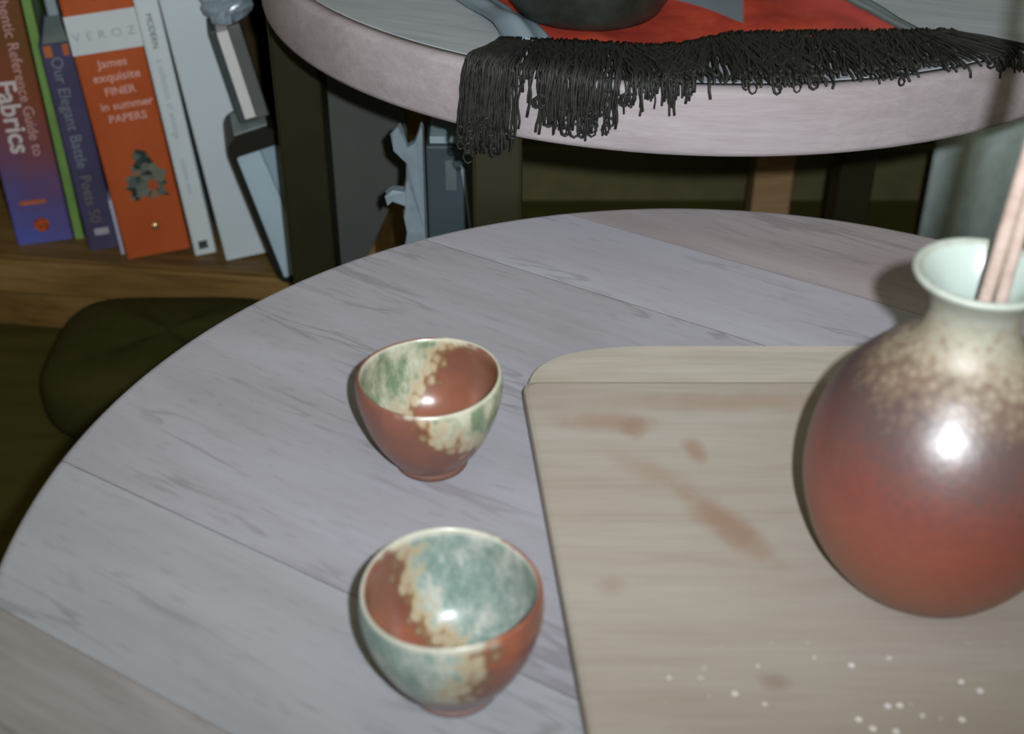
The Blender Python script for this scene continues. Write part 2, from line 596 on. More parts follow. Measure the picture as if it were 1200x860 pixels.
# orange box with brass studs
korg = NT('orange_cover', 0.42, 0.3)
korg.col(korg.ramp(korg.noise(korg.coord((1, 1, 0.5)), 18, 4), [(0.3, srgb(156, 72, 36)), (0.7, srgb(172, 84, 44))]))
OY, OL = 14.3, 4.0
ob = book('book', 'orange book with two brass studs and a white paper band', (-0.4172, 1.2925, 0.1), OY, OL, 0.0685, 0.325, 0.15, korg.m)
box('paper_band', (-0.0002, -0.0008, 0.232), (0.0687, 0.10, 0.272), plain('white_paper', srgb(188, 196, 200), 0.7, 0.2, 0.03), ob, 0.0003)
text_mesh('lettering', 'V E R O Z', ob, plain('faint_grey_print', srgb(146, 156, 160), 0.6, 0.2), (0.034, 0.246), *ACROSS, 0.0125, y=-0.0012, align='CENTER', space=1.15)
for (s, z, sz, dx) in (('James', 0.222, 0.0125, 0), ('exquisite', 0.2075, 0.013, 0.001), ('FINER', 0.1925, 0.0118, 0.001), ('in summer', 0.177, 0.0122, 0.004), ('PAPERS', 0.163, 0.0118, 0.002)):
    text_mesh('lettering', s, ob, INK_P, (0.035 + dx, z - 0.006), *ACROSS, sz, align='CENTER', bold=0.0002)
em = [(0.020, 0.074), (0.027, 0.071), (0.034, 0.075), (0.041, 0.070), (0.050, 0.073), (0.057, 0.071), (0.052, 0.082), (0.058, 0.084), (0.055, 0.090), (0.0595, 0.098), (0.053, 0.100),
      (0.050, 0.106), (0.047, 0.112), (0.044, 0.120), (0.036, 0.123), (0.032, 0.118), (0.033, 0.110), (0.027, 0.104), (0.029, 0.098), (0.020, 0.096), (0.023, 0.089), (0.018, 0.085), (0.024, 0.081)]
ke = NT('emblem_print', 0.5, 0.3)
ke.col(ke.ramp(ke.voro(ke.coord(), 130, 'F1', 'Color'), [(0.25, srgb(36, 46, 42)), (0.5, srgb(72, 88, 84)), (0.72, srgb(104, 108, 94)), (0.9, srgb(150, 76, 46))]))
mesh_obj('emblem', [(x * 1.12 - 0.004, -0.0005, z * 1.12 - 0.013) for x, z in em], [list(range(len(em)))], ke.m, ob)
BRASS = NT('brass', 0.25, 0.5)
BRASS.col(srgb(214, 176, 120))
BRASS.b.inputs['Metallic'].default_value = 0.8
for z, x in ((0.290, 0.0335), (0.035, 0.0375)):
    s = lathe('stud', [(0, 0.005), (0.003, 0.0044), (0.0048, 0.0024), (0.0052, 0), (0, 0)], BRASS.m, ob, 20)
    s.rotation_euler = (R(90), 0, 0)
    s.location = (x, -0.0004, z)

# white books
WHITE1 = plain('white_cover', srgb(188, 198, 202), 0.45, 0.3, 0.03, 12)
WHITE2 = plain('white_cover_cool', srgb(182, 194, 200), 0.45, 0.3, 0.03, 12)
b = book('book', 'narrow white book with small dark square near the foot of its spine', (-0.3450, 1.3000, 0.1), 14, 4.6, 0.0235, 0.30, 0.19, WHITE1)
text_mesh('lettering', 'MODERN', b, INK_D, (0.0085, 0.272), *DOWN, 0.0085)
text_mesh('lettering', 'a collection of writings', b, plain('very_faint_print', srgb(150, 160, 166), 0.6, 0.2), (0.0085, 0.225), *DOWN, 0.0095)
text_mesh('lettering', 'volume two', b, plain('very_faint_print_b', srgb(150, 160, 166), 0.6, 0.2), (0.0085, 0.115), *DOWN, 0.0085)
mesh_obj('dark_square', [(0.006, -0.0004, 0.007), (0.0165, -0.0004, 0.0075), (0.0155, -0.0004, 0.012), (0.0165, -0.0004, 0.017), (0.0065, -0.0004, 0.0165)], [[0, 1, 2, 3, 4]], INK_D, b)
b = book('book', 'thick plain white book standing beside the black file box', (-0.3095, 1.2895, 0.1), 14, 6.0, 0.062, 0.305, 0.17, WHITE2)

# black file box with pale papers
FB = (-0.2420, 1.2340, 0.1)
fbx = empty('file_box', FB, (0, -R(13.5), R(14)))
tag(fbx, 'black open file box of pale papers leaning on the thick white book', 'file box')
KB = plain('black_plastic', srgb(26, 26, 18), 0.5, 0.3, 0.1)
KT = plain('lid_reflection_grey', srgb(104, 116, 116), 0.4, 0.4, 0.15, 40)  # grey reflection on the black box top, put into the colour
W, Hh, Dp = 0.056, 0.174, 0.065


def rrect(x0, z0, x1, z1, r, n=5):
    out = []
    for cx, cz, a0 in ((x1 - r, z0 + r, -90), (x1 - r, z1 - r, 0), (x0 + r, z1 - r, 90), (x0 + r, z0 + r, 180)):
        for i in range(n + 1):
            a = R(a0 + 90 * i / n)
            out.append((cx + r * math.cos(a), cz + r * math.sin(a)))
    return out


oc, ic = rrect(0, 0, W, Hh, 0.016), rrect(0.006, 0.006, W - 0.006, Hh - 0.020, 0.004)
n = len(oc)
vv = [(x, 0, z) for x, z in oc] + [(x, 0, z) for x, z in ic] + [(x, Dp, z) for x, z in oc] + [(x, Dp - 0.005, z) for x, z in ic]
ff = []
for i in range(n):
    j = (i + 1) % n
    ff += [[i, j, n + j, n + i], [i, 2 * n + i, 2 * n + j, j], [n + i, n + j, 3 * n + j, 3 * n + i]]
ff += [[2 * n + i for i in range(n)][::-1], [3 * n + i for i in range(n)]]
mesh_obj('shell', vv, ff, KB, fbx)
box('lid', (0.012, 0.004, Hh), (W - 0.010, Dp - 0.01, Hh + 0.0025), KT, fbx, 0.001)
PB = plain('pale_blue_paper', srgb(158, 178, 188), 0.6, 0.2, 0.05, 16)
PB2 = plain('grey_blue_paper', srgb(134, 156, 168), 0.6, 0.2, 0.05, 16)
prism('papers', [(0.0065, 0.007), (0.036, 0.007), (0.030, Hh - 0.021), (0.0065, Hh - 0.021)], 0.004, Dp - 0.01, PB, fbx)
prism('papers', [(0.0365, 0.007), (0.049, 0.007), (0.049, Hh - 0.021), (0.0305, Hh - 0.021)], 0.007, Dp - 0.01, PB2, fbx)

# book on top of the file box
M = Matrix.Translation(FB) @ Matrix.Rotation(R(14), 4, 'Z') @ Matrix.Rotation(-R(13.5), 4, 'Y')
p = M @ Vector((0.0200, 0.020, Hh + 0.0045))
b = book('book', 'small black hardcover with white page edges on top of the file box', p, 14, 11, 0.034, 0.096, 0.04, plain('black_cover', srgb(56, 66, 68), 0.5, 0.3, 0.1), group=None, pages=False)
for ch in list(b.children):
    bpy.data.objects.remove(ch)
KC = plain('black_cloth_cover', srgb(56, 66, 68), 0.5, 0.3, 0.1)
KC2 = plain('grey_cloth_cover', srgb(84, 88, 86), 0.5, 0.3, 0.1)
box('cover', (0.0, 0.0, 0.0), (0.0065, 0.040, 0.096), KC, b, 0.001)
box('pages', (0.0068, 0.001, 0.002), (0.0175, 0.038, 0.093), plain('white_pages', srgb(196, 196, 196), 0.8, 0.1, 0.04, 90), b)
box('cover', (0.0178, 0.0, 0.0), (0.030, 0.040, 0.096), KC2, b, 0.001)

# crumpled grey plastic on that book
vv, ff = [], []
nu, nv = 22, 16
rng = random.Random(3)
for j in range(nv):
    for i in range(nu):
        a = 2 * math.pi * i / nu
        t = j / (nv - 1)
        rr = 0.0225 * math.sin(math.pi * min(1, 0.30 + t * 0.67)) * (1 + 0.22 * math.sin(3 * a + 5 * t) + 0.09 * rng.uniform(-1, 1))
        vv.append((rr * math.cos(a) * 0.95, rr * math.sin(a), 0.004 + 0.050 * t + 0.002 * rng.uniform(-1, 1) * (0 < j)))
for j in range(nv - 1):
    for i in range(nu):
        ff.append([j * nu + i, j * nu + (i + 1) % nu, (j + 1) * nu + (i + 1) % nu, (j + 1) * nu + i])
ff += [list(range(nu))[::-1], [(nv - 1) * nu + i for i in range(nu)]]
bag = mesh_obj('plastic_bag', vv, ff, plain('grey_plastic', srgb(124, 138, 148), 0.25, 0.5, 0.25, 40), None)
q = b.matrix_basis @ Vector((0.019, 0.020, 0.0945))
bag.location = q
tag(bag, 'crumpled grey plastic bag on top of the small black hardcover', 'bag')

# dark cushion on the floor before the plinth
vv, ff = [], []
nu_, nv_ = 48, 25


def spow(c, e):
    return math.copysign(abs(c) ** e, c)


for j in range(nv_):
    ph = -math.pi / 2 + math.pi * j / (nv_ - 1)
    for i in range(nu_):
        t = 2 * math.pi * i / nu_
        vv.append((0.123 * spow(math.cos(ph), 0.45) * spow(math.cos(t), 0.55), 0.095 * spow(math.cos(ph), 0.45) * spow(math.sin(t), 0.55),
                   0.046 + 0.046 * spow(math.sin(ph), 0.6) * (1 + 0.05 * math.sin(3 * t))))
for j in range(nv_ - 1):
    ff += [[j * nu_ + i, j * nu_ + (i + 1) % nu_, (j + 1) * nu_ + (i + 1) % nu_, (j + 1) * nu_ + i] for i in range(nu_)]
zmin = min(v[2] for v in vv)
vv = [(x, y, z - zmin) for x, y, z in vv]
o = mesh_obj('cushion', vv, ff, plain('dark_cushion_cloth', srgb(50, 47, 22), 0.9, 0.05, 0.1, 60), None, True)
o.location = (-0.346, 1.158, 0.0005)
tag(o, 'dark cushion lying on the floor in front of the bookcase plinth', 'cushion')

# ------------------------------------------------------------------ things standing under the taller table
KG = plain('dark_grey_board', srgb(68, 72, 68), 0.6, 0.25, 0.12, 10)
o = prism('magazine_file', [(-0.213, 0.0), (-0.190, 0.0), (-0.190, 0.056), (-0.1006, 0.2504), (-0.1006, 0.43), (-0.213, 0.43)], 0.0, 0.022, KG, None, 0.001)
o.location = (0, 1.205, 0.0)
tag(o, 'dark grey magazine file with slanted edge behind the black table leg', 'magazine file')

# crumpled white plastic
prof = [(0.006, 0.0), (0.008, 0.26), (0.006, 0.285), (0.010, 0.300), (0.006, 0.312), (0.008, 0.322), (-0.002, 0.326), (-0.006, 0.322), (-0.007, 0.330), (-0.001, 0.335), (0.008, 0.334),
        (0.010, 0.345), (0.011, 0.360), (0.006, 0.366), (0.002, 0.372), (0.000, 0.385), (0.006, 0.392), (0.010, 0.384), (0.013, 0.374), (0.018, 0.378), (0.0235, 0.394), (0.0250, 0.390),
        (0.0245, 0.30), (0.0245, 0.0)]
rng = random.Random(5)
vv, ff = [], []
n = len(prof)
for y in (0.0, 0.003, 0.006, 0.009):
    for (x, z) in prof:
        vv.append((x + rng.uniform(-0.0010, 0.0010), y + 0.003 * math.sin(z * 60) + rng.uniform(-0.001, 0.001), z))
for a in range(3):
    ff += [[a * n + i, a * n + (i + 1) % n, (a + 1) * n + (i + 1) % n, (a + 1) * n + i] for i in range(n)]
ff += [list(range(n)), [3 * n + i for i in range(n)][::-1]]
o = mesh_obj('plastic_wrap', vv, ff, plain('white_plastic_wrap', srgb(112, 126, 134), 0.4, 0.4, 0.15, 60))
o.location = (-0.0945, 0.986, 0.0)
tag(o, 'torn whitish plastic wrap sticking up beside the dark blue folder', 'plastic wrap')

bf = empty('box_folder', (-0.0675, 0.98, 0))
tag(bf, 'dark blue box folder with grey label standing between the black legs', 'folder')
box('body', (0, 0, 0), (0.066, 0.22, 0.378), plain('teal_folder', srgb(50, 63, 68), 0.5, 0.3, 0.1, 20), bf, 0.002)
box('spine_label', (0.015, -0.0006, 0.340), (0.0235, 0.0002, 0.366), plain('folder_label', srgb(76, 88, 90), 0.6, 0.2), bf)
mesh_obj('paper_slip', [(0.0270, -0.0008, 0.362), (0.0305, -0.0008, 0.359), (0.0345, -0.0008, 0.305), (0.0330, -0.0008, 0.305)], [[0, 1, 2, 3]], plain('slip_paper', srgb(124, 140, 148), 0.6, 0.2), bf)
box('top_papers', (0.003, 0.004, 0.378), (0.063, 0.20, 0.384), plain('folder_papers', srgb(120, 138, 144), 0.7, 0.2, 0.1, 60), bf, 0.001)

# brown post and curtain behind
o = prism('wooden_post', [(-0.0235, 0), (0.0235, 0), (0.0235, 0.75), (-0.0235, 0.75)], -0.02, 0.02, wood('tan_wood', srgb(138, 110, 76), srgb(156, 126, 92), srgb(168, 140, 104), 0, 0.6, 0.2), None, 0.002)
o.location = (0.3175, 1.52, 0)
tag(o, 'square light brown wooden post standing in the dark behind the tables', 'post')

vv, ff = [], []
nx, nz = 120, 6
for j in range(nz):
    for i in range(nx):
        x = 0.459 + 0.62 * i / (nx - 1)
        ph = (x - 0.459) * 48 + 3.3
        vv.append((x, 1.36 + 0.011 * math.sin(ph) + 0.003 * math.sin(ph * 2.3 + 1), 0.005 + 1.4 * j / (nz - 1)))
for j in range(nz - 1):
    ff += [[j * nx + i, j * nx + i + 1, (j + 1) * nx + i + 1, (j + 1) * nx + i] for i in range(nx - 1)]
cur = mesh_obj('curtain', vv, ff, plain('grey_green_fabric', srgb(180, 197, 194), 0.9, 0.1, 0.12, 60), None, True)
m = cur.modifiers.new('thick', 'SOLIDIFY')
m.thickness = 0.003
tag(cur, 'grey-green curtain hanging in soft folds behind the tables', 'curtain')

# ------------------------------------------------------------------ cutting board
BT = 0.012
kb = NT('board_wood', 0.55, 0.22)
g1 = kb.noise(kb.coord((6, 90, 90)), 1, 5, 0.6, 0.7)
g2 = kb.noise(kb.coord((5, 14, 14)), 1, 3, 0.5)
g3 = kb.noise(kb.coord((30, 500, 500)), 1, 2)
c = kb.ramp(kb.math('ADD', kb.math('MULTIPLY', g1, 0.45), kb.math('MULTIPLY', g2, 0.55)), [(0.36, srgb(140, 130, 119)), (0.5, srgb(149, 141, 131)), (0.64, srgb(154, 148, 139))])
c = kb.mix(1.0, c, kb.ramp(g3, [(0.3, (0.93,) * 3), (0.7, (1.0,) * 3)]), 'MULTIPLY')
STAIN = srgb(130, 104, 86)
for (cx, cy, rx, ry, an, am) in ((0.1000, 0.490, 0.034, 0.010, -0.95, 0.75), (0.050, 0.570, 0.026, 0.010, -0.1, 0.5), (0.0625, 0.566, 0.007, 0.010, 0, 0.5),
                                 (0.0920, 0.546, 0.005, 0.011, 0.2, 0.6), (0.068, 0.530, 0.024, 0.009, -0.6, 0.35), (0.12, 0.588, 0.08, 0.009, 0.0, 0.4), (0.044, 0.448, 0.007, 0.006, 0, 0.35)):
    c = kb.mix(kb.math('MULTIPLY', kb.blob(cx, cy, rx, ry, an, 0.8), am), c, STAIN)
c = kb.mix(kb.math('MULTIPLY', kb.blob(0.108, 0.391, 0.007, 0.005, 0, 0.8), 0.5), c, srgb(120, 100, 88))
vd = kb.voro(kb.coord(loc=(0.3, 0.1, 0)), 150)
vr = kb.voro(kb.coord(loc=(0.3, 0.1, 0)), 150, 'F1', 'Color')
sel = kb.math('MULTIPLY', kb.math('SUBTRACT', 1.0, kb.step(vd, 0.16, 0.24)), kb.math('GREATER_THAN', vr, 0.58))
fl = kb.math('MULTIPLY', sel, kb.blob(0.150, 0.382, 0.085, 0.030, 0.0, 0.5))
c = kb.mix(kb.math('MULTIPLY', fl, 0.9), c, srgb(214, 212, 210))  # reflected sparkle painted into the board colour as pale flecks
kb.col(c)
kb.bump(g1, 0.1, 0.0005)


def board_ring(xa, ya, xb, yb, xc, yc, xd, yd, r_left, z, n=14):
    """far left, far right, near right, near left corners; far left rounded"""
    A, B, C, D = Vector((xa, ya)), Vector((xb, yb)), Vector((xc, yc)), Vector((xd, yd))
    d1, d2 = (D - A).normalized(), (B - A).normalized()
    p0, p1 = A + d1 * r_left[0], A + d2 * r_left[1]
    pts = []
    for i in range(n + 1):
        t = i / n
        pts.append((1 - t) ** 2 * p0 + 2 * t * (1 - t) * A + t * t * p1)
    for Q, P, N in ((B, A, C), (C, B, D), (D, C, A)):
        u, w = (P - Q).normalized(), (N - Q).normalized()
        for i in range(7):
            t = i / 6
            pts.append((1 - t) ** 2 * (Q + u * 0.012) + 2 * t * (1 - t) * Q + t * t * (Q + w * 0.012))
    return [(q.x, q.y, z) for q in pts]


cb = empty('cutting_board', (0, 0, LZ + 0.0003))
tag(cb, 'pale wooden cutting board with brown stains under the round vase', 'cutting board')
NL = (0.0425, 0.240)


def ring_mesh(name, rings, mat):
    m_ = len(rings[0])
    vv = [v for r in rings for v in r]
    k_ = len(rings) - 1
    ff = [list(range(m_))[::-1], [k_ * m_ + i for i in range(m_)]]
    for a in range(k_):
        ff += [[a * m_ + i, a * m_ + (i + 1) % m_, (a + 1) * m_ + (i + 1) % m_, (a + 1) * m_ + i] for i in range(m_)]
    return mesh_obj(name, vv, ff, mat, cb)


def panel_ring(e, z, rr):
    return board_ring(0.0052 + e, 0.6080 - e, 0.427 - e, 0.6080 - e, 0.412 - e, 0.233 + e, NL[0] + e, NL[1] + e, (rr, rr), z)


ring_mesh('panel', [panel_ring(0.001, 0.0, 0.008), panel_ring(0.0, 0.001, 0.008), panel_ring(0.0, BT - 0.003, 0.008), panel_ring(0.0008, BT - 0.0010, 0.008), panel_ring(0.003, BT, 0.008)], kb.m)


def ledge_ring(e, z):
    return board_ring(0.0075 + e, 0.6520 - e, 0.424 - e, 0.6520 - e, 0.424 - e, 0.5700, 0.0095 + e, 0.5700, (0.043 - e, 0.075), z)


kl = wood('pale_ledge_wood', srgb(150, 143, 131), srgb(163, 157, 146), srgb(172, 167, 157), 0, 0.55, 0.2, 0.8, 0.6, cracks=False)
ring_mesh('ledge', [ledge_ring(0.001, 0.0), ledge_ring(0, 0.001), ledge_ring(0, 0.005), ledge_ring(0.001, 0.006)], kl)

# ------------------------------------------------------------------ ceramics
def glaze_cup(name, ax, ay, az, c0, h, r, seed=0.0, green=False, bare=0.0):
    """brown glaze running into celadon along a tilted front in the cup's own space"""
    k = NT(name, 0.28, 0.5)
    s = k.n('ShaderNodeSeparateXYZ')
    k.l(k.coord(), s.inputs[0])
    m = k.math('ADD', k.math('MULTIPLY', s.outputs[0], ax / r), k.math('MULTIPLY', s.outputs[1], ay / r))
    m = k.math('ADD', m, k.math('MULTIPLY', s.outputs[2], az / h))
    nz = k.noise(k.coord(loc=(seed, seed, 0)), 55, 3, 0.6)
    nb = k.noise(k.coord(loc=(seed + 3, 0, 0)), 22, 3, 0.6)
    vo = k.voro(k.coord((1, 1, 0.7), loc=(seed, 1, 2)), 200)
    m = k.math('ADD', k.math('ADD', m, c0), k.math('MULTIPLY', k.math('SUBTRACT', nz, 0.5), 0.7))
    m = k.math('ADD', m, k.math('MULTIPLY', k.math('SUBTRACT', 0.45, vo), 0.45))
    f = k.math('ADD', k.math('MULTIPLY', m, 0.5), 0.5, clamp=True)
    brown = k.ramp(nb, [(0.3, srgb(92, 60, 52)), (0.5, srgb(106, 68, 56)), (0.7, srgb(122, 76, 56))] if green else [(0.3, srgb(98, 62, 52)), (0.5, srgb(118, 70, 54)), (0.7, srgb(144, 82, 52))])
    pal = (srgb(96, 112, 88), srgb(134, 140, 118), srgb(160, 160, 142)) if green else (srgb(102, 123, 116), srgb(128, 142, 135), srgb(158, 162, 154))
    cel = k.ramp(k.noise(k.coord((1, 1, 0.55), loc=(seed, 7, 0)), 85, 4, 0.7), [(0.38, pal[0]), (0.5, pal[1]), (0.60, pal[2])])
    edge = k.ramp(f, [(0.40, srgb(98, 68, 52)), (0.46, srgb(116, 90, 66)), (0.52, srgb(150, 136, 110)), (0.66, srgb(154, 152, 132))])
    c = k.mix(k.step(f, 0.36, 0.44), brown, edge)
    c = k.mix(k.step(f, 0.56, 0.70), c, cel)
    # thin pale line where the glaze breaks on the lip
    lip = k.math('MULTIPLY', k.step(s.outputs[2], h * 0.93, h * 0.985), k.step(f, 0.30, 0.52))
    c = k.mix(k.math('MULTIPLY', lip, 0.75), c, srgb(166, 164, 150))
    if bare:
        edge_z = k.math('ADD', s.outputs[2], k.math('MULTIPLY', k.math('SUBTRACT', nb, 0.5), 0.006))
        c = k.mix(k.step(edge_z, bare, bare + 0.0012), srgb(122, 102, 98), c)
    k.col(c)
    k.bump(k.math('ADD', nz, vo), 0.08, 0.0006)
    return k.m


FOOT2 = plain('dark_clay', srgb(94, 68, 58), 0.7, 0.2, 0.12, 90)
FOOT = plain('bare_clay', srgb(116, 96, 92), 0.8, 0.2, 0.12, 90)


def cup(name, label, loc, h, r, m_out, m_in, rz=0.0, foot=None):
    o = empty(name, loc)
    tag(o, label, 'cup', 'glazed cups on the low table')
    op = spline([(0.535 * r, 0.0045), (0.605 * r, 0.0078), (0.755 * r, 0.0165), (0.890 * r, 0.0275), (0.975 * r, 0.0385), (1.0 * r, 0.046), (0.985 * r, h - 0.0015)], 5)
    lip = [(0.972 * r, h - 0.0003), (0.955 * r, h), (0.938 * r, h - 0.0004), (0.925 * r, h - 0.0018)]
    ip = spline([(0.92 * r, h - 0.004), (0.925 * r, 0.040), (0.86 * r, 0.028), (0.70 * r, 0.017), (0.42 * r, 0.0105), (0.0, 0.009)], 5)
    prof = [(p[0], p[1]) for p in op] + lip + [(max(0, p[0]), p[1]) for p in ip]
    nb = len(op) + 2
    fm = [0 if i < nb else 1 for i in range(len(prof) - 1)]
    body = lathe('bowl', prof + [], [m_out, m_in], o, 96, fm)
    # slight hand-made wobble
    for v in body.data.vertices:
        a = math.atan2(v.co.y, v.co.x)
        s = 1 + 0.010 * math.sin(2 * a + rz) + 0.006 * math.sin(3 * a + 1 + rz)
        v.co.x *= s
        v.co.y *= s
        if v.co.z > h * 0.5:
            v.co.z += 0.0010 * math.sin(2 * a + 2 * rz) * (v.co.z / h)
    ft = lathe('foot_ring', [(0.40 * r, 0.0004), (0.42 * r, 0.0), (0.50 * r, 0.0), (0.515 * r, 0.0008), (0.535 * r, 0.0046), (0.2 * r, 0.0048), (0.0, 0.0048)], foot or FOOT, o, 64)
    return o


C1H, C1R = 0.053, 0.0362
cup('cup', 'brown cup whose inside shows cream and green glaze on one wall, beside the board corner', (-0.0410, 0.5535, LZ + 0.0003), C1H, C1R,
    glaze_cup('cup_outside_brown', 1.0, -0.15, 0.95, -0.98, C1H, C1R, seed=1.3, green=True),
    glaze_cup('cup_inside_brown', -1.0, 0.0, 0.9, -0.55, C1H, C1R, seed=4.1, green=True), 0.4, FOOT2)
C2H, C2R = 0.056, 0.0366
cup('cup', 'celadon green cup with an orange-brown flank and bare clay foot', (-0.0242, 0.4005, LZ + 0.0003), C2H, C2R,
    glaze_cup('cup_outside_celadon', -1.0, 0.0, 0.45, -0.06, C2H, C2R, seed=6.7, bare=0.0190),
    glaze_cup('cup_inside_celadon', 1.0, 0.8, 0.35, -0.18, C2H, C2R, seed=9.2), 1.7)

# vase
kv = NT('vase_glaze', 0.39, 1.0)
s = kv.n('ShaderNodeSeparateXYZ')
kv.l(kv.coord(), s.inputs[0])
VH = 0.150
z = kv.math('DIVIDE', s.outputs[2], VH)
n1 = kv.noise(kv.coord(), 40, 3, 0.55)
vo = kv.voro(kv.coord(), 250)
vo2 = kv.voro(kv.coord(loc=(2, 1, 0)), 150)
sp_ = kv.math('ADD', kv.math('MULTIPLY', kv.math('SUBTRACT', 0.42, vo), 0.10), kv.math('MULTIPLY', kv.math('SUBTRACT', n1, 0.5), 0.12))
zz = kv.math('ADD', z, kv.math('ADD', sp_, kv.math('ADD', kv.math('MULTIPLY', s.outputs[0], 0.5), -0.085)))
c = kv.ramp(zz, [(0.0, srgb(124, 72, 50)), (0.18, srgb(120, 62, 47)), (0.36, srgb(102, 55, 48)), (0.46, srgb(82, 54, 52)), (0.55, srgb(70, 55, 54)),
                 (0.62, srgb(96, 80, 68)), (0.70, srgb(126, 116, 98)), (0.80, srgb(132, 131, 117)), (0.90, srgb(136, 143, 134)), (1.0, srgb(154, 161, 154))])
spot = kv.math('MULTIPLY', kv.math('SUBTRACT', 1.0, kv.step(vo2, 0.22, 0.42)), kv.math('MULTIPLY', kv.step(z, 0.62, 0.72), kv.math('SUBTRACT', 1.0, kv.step(z, 0.84, 0.93))))
c = kv.mix(kv.math('MULTIPLY', spot, 0.55), c, srgb(98, 78, 64))
kv.col(c)
kv.l(kv.math('ADD', 0.39, kv.math('MULTIPLY', kv.step(zz, 0.60, 0.75), 0.22)), kv.b.inputs['Roughness'])
kv.bump(kv.math('ADD', kv.noise(kv.coord(), 260, 2), vo), 0.10, 0.0006)
KI = plain('vase_inner_glaze', srgb(148, 160, 153), 0.3, 0.5, 0.05)
VB = (0.1845, 0.4630, LZ + BT + 0.0006)
vase = empty('vase', VB)
tag(vase, 'round bottle vase, rust brown below and speckled cream at neck', 'vase')
vp = spline([(0.033, 0.0), (0.040, 0.004), (0.0505, 0.020), (0.0567, 0.040), (0.0578, 0.056), (0.0550, 0.075), (0.0470, 0.094), (0.0340, 0.1095), (0.0222, 0.1195), (0.0178, 0.130), (0.0190, 0.139),
             (0.0240, 0.1465), (0.0268, 0.1492)], 6)
prof = [(0.0, 0.0)] + [(p[0], p[1]) for p in vp] + [(0.0273, 0.1505), (0.0268, 0.1517), (0.0252, 0.152)]
np_ = len(prof)
prof += [(0.0232, 0.1500), (0.0205, 0.1455), (0.0165, 0.139), (0.0150, 0.130), (0.0165, 0.121), (0.026, 0.110), (0.043, 0.093), (0.055, 0.07), (0.056, 0.045), (0.045, 0.016), (0.0, 0.008)]
lathe('body', prof, [kv.m, KI], vase, 128, [0 if i < np_ else 1 for i in range(len(prof) - 1)])

# sticks in the vase
KS = wood('stick_wood', srgb(146, 128, 118), srgb(164, 146, 136), srgb(174, 158, 148), 0, 0.6, 0.2, 2.0)
for (p0, p1, w, lb) in (((0.180, 0.4655, LZ + BT + 0.012), (0.1925, 0.453, LZ + BT + 0.285), 0.0031, 'thin pale wooden stick upright at the middle of the vase neck'),
                        ((0.1935, 0.470, LZ + BT + 0.014), (0.1965, 0.462, LZ + BT + 0.262), 0.0029, 'thin pale wooden stick behind its twin, close to the vase rim')):
    vv, ff = [], []
    path = [Vector(p0).lerp(Vector(p1), i / 12) for i in range(13)]
    tube_data(path, w, 10, vv, ff, lambda t: 0.80 + 0.25 * t)
    o = mesh_obj('stick', vv, ff, KS, None, True)
    o['label'] = lb
    o['category'] = 'stick'
    o['group'] = 'sticks in the vase'

# ------------------------------------------------------------------ cloth with black fringe on the taller table
CA = Vector((-0.0035, 0.850, UZ))            # front left corner
CU = Vector((0.283, 0.018, 0))               # along the front edge
CV = Vector((-0.125, 0.290, 0))              # towards the back
nu, nv = 90, 70
FRONT = [(-0.1, 0.852), (0, 0.852), (0.2, 0.847), (0.33, 0.840), (0.42, 0.846), (0.52, 0.863), (0.75, 0.866), (1.0, 0.868), (1.1, 0.868)]


def interp(tab, x):
    for (a, fa), (b_, fb) in zip(tab, tab[1:]):
        if x <= b_:
            return fa + (fb - fa) * (x - a) / (b_ - a)
    return tab[-1][1]




def wrinkle(u, v):
    h = 0.0028 + 0.0022 * math.sin(9 * u + 3 * math.sin(5 * v)) + 0.0016 * math.sin(17 * v + 4 * u) + 0.0008 * math.sin(41 * u - 13 * v)
    e = min(1, v * 9)
    return max(0.0012, h * (0.35 + 0.65 * e)) + 0.0045 * math.exp(-((u - 0.045) / 0.03) ** 2) + 0.002 * math.exp(-((u - 0.93) / 0.03) ** 2)


def cloth_pt(u, v):
    p = CA + CU * u + CV * v
    p.y += (interp(FRONT, u) - (0.850 + 0.018 * u)) * (1 - v) ** 2
    p.x += 0.005 * math.sin(9 * v) * (1 - u)
    p.z += wrinkle(u, v)
    return p


kc = NT('red_cloth', 0.75, 0.25)
at = kc.n('ShaderNodeAttribute')
at.attribute_name = 'weave'
sx = kc.n('ShaderNodeSeparateXYZ')
kc.l(at.outputs['Vector'], sx.inputs[0])
wob = kc.math('ADD', sx.outputs[0], kc.math('MULTIPLY', kc.math('SUBTRACT', kc.noise(kc.coord(), 14, 3), 0.5), 0.035))
red = kc.ramp(kc.noise(kc.coord(), 26, 4), [(0.3, srgb(122, 38, 28)), (0.5, srgb(150, 50, 35)), (0.72, srgb(172, 72, 50))])
c = kc.ramp(wob, [(0.0, srgb(92, 106, 114)), (0.055, srgb(128, 144, 154)), (0.07, srgb(84, 100, 108)), (0.10, srgb(112, 128, 138)), (0.108, (0, 0, 0, 1)), (0.93, (0, 0, 0, 1)), (0.938, srgb(78, 88, 92)),
                  (0.965, srgb(126, 138, 142)), (0.98, srgb(88, 98, 100)), (1.0, srgb(110, 122, 126))])
isred = kc.math('MULTIPLY', kc.step(wob, 0.103, 0.110), kc.math('SUBTRACT', 1.0, kc.step(wob, 0.930, 0.937)))
c = kc.mix(isred, c, red)
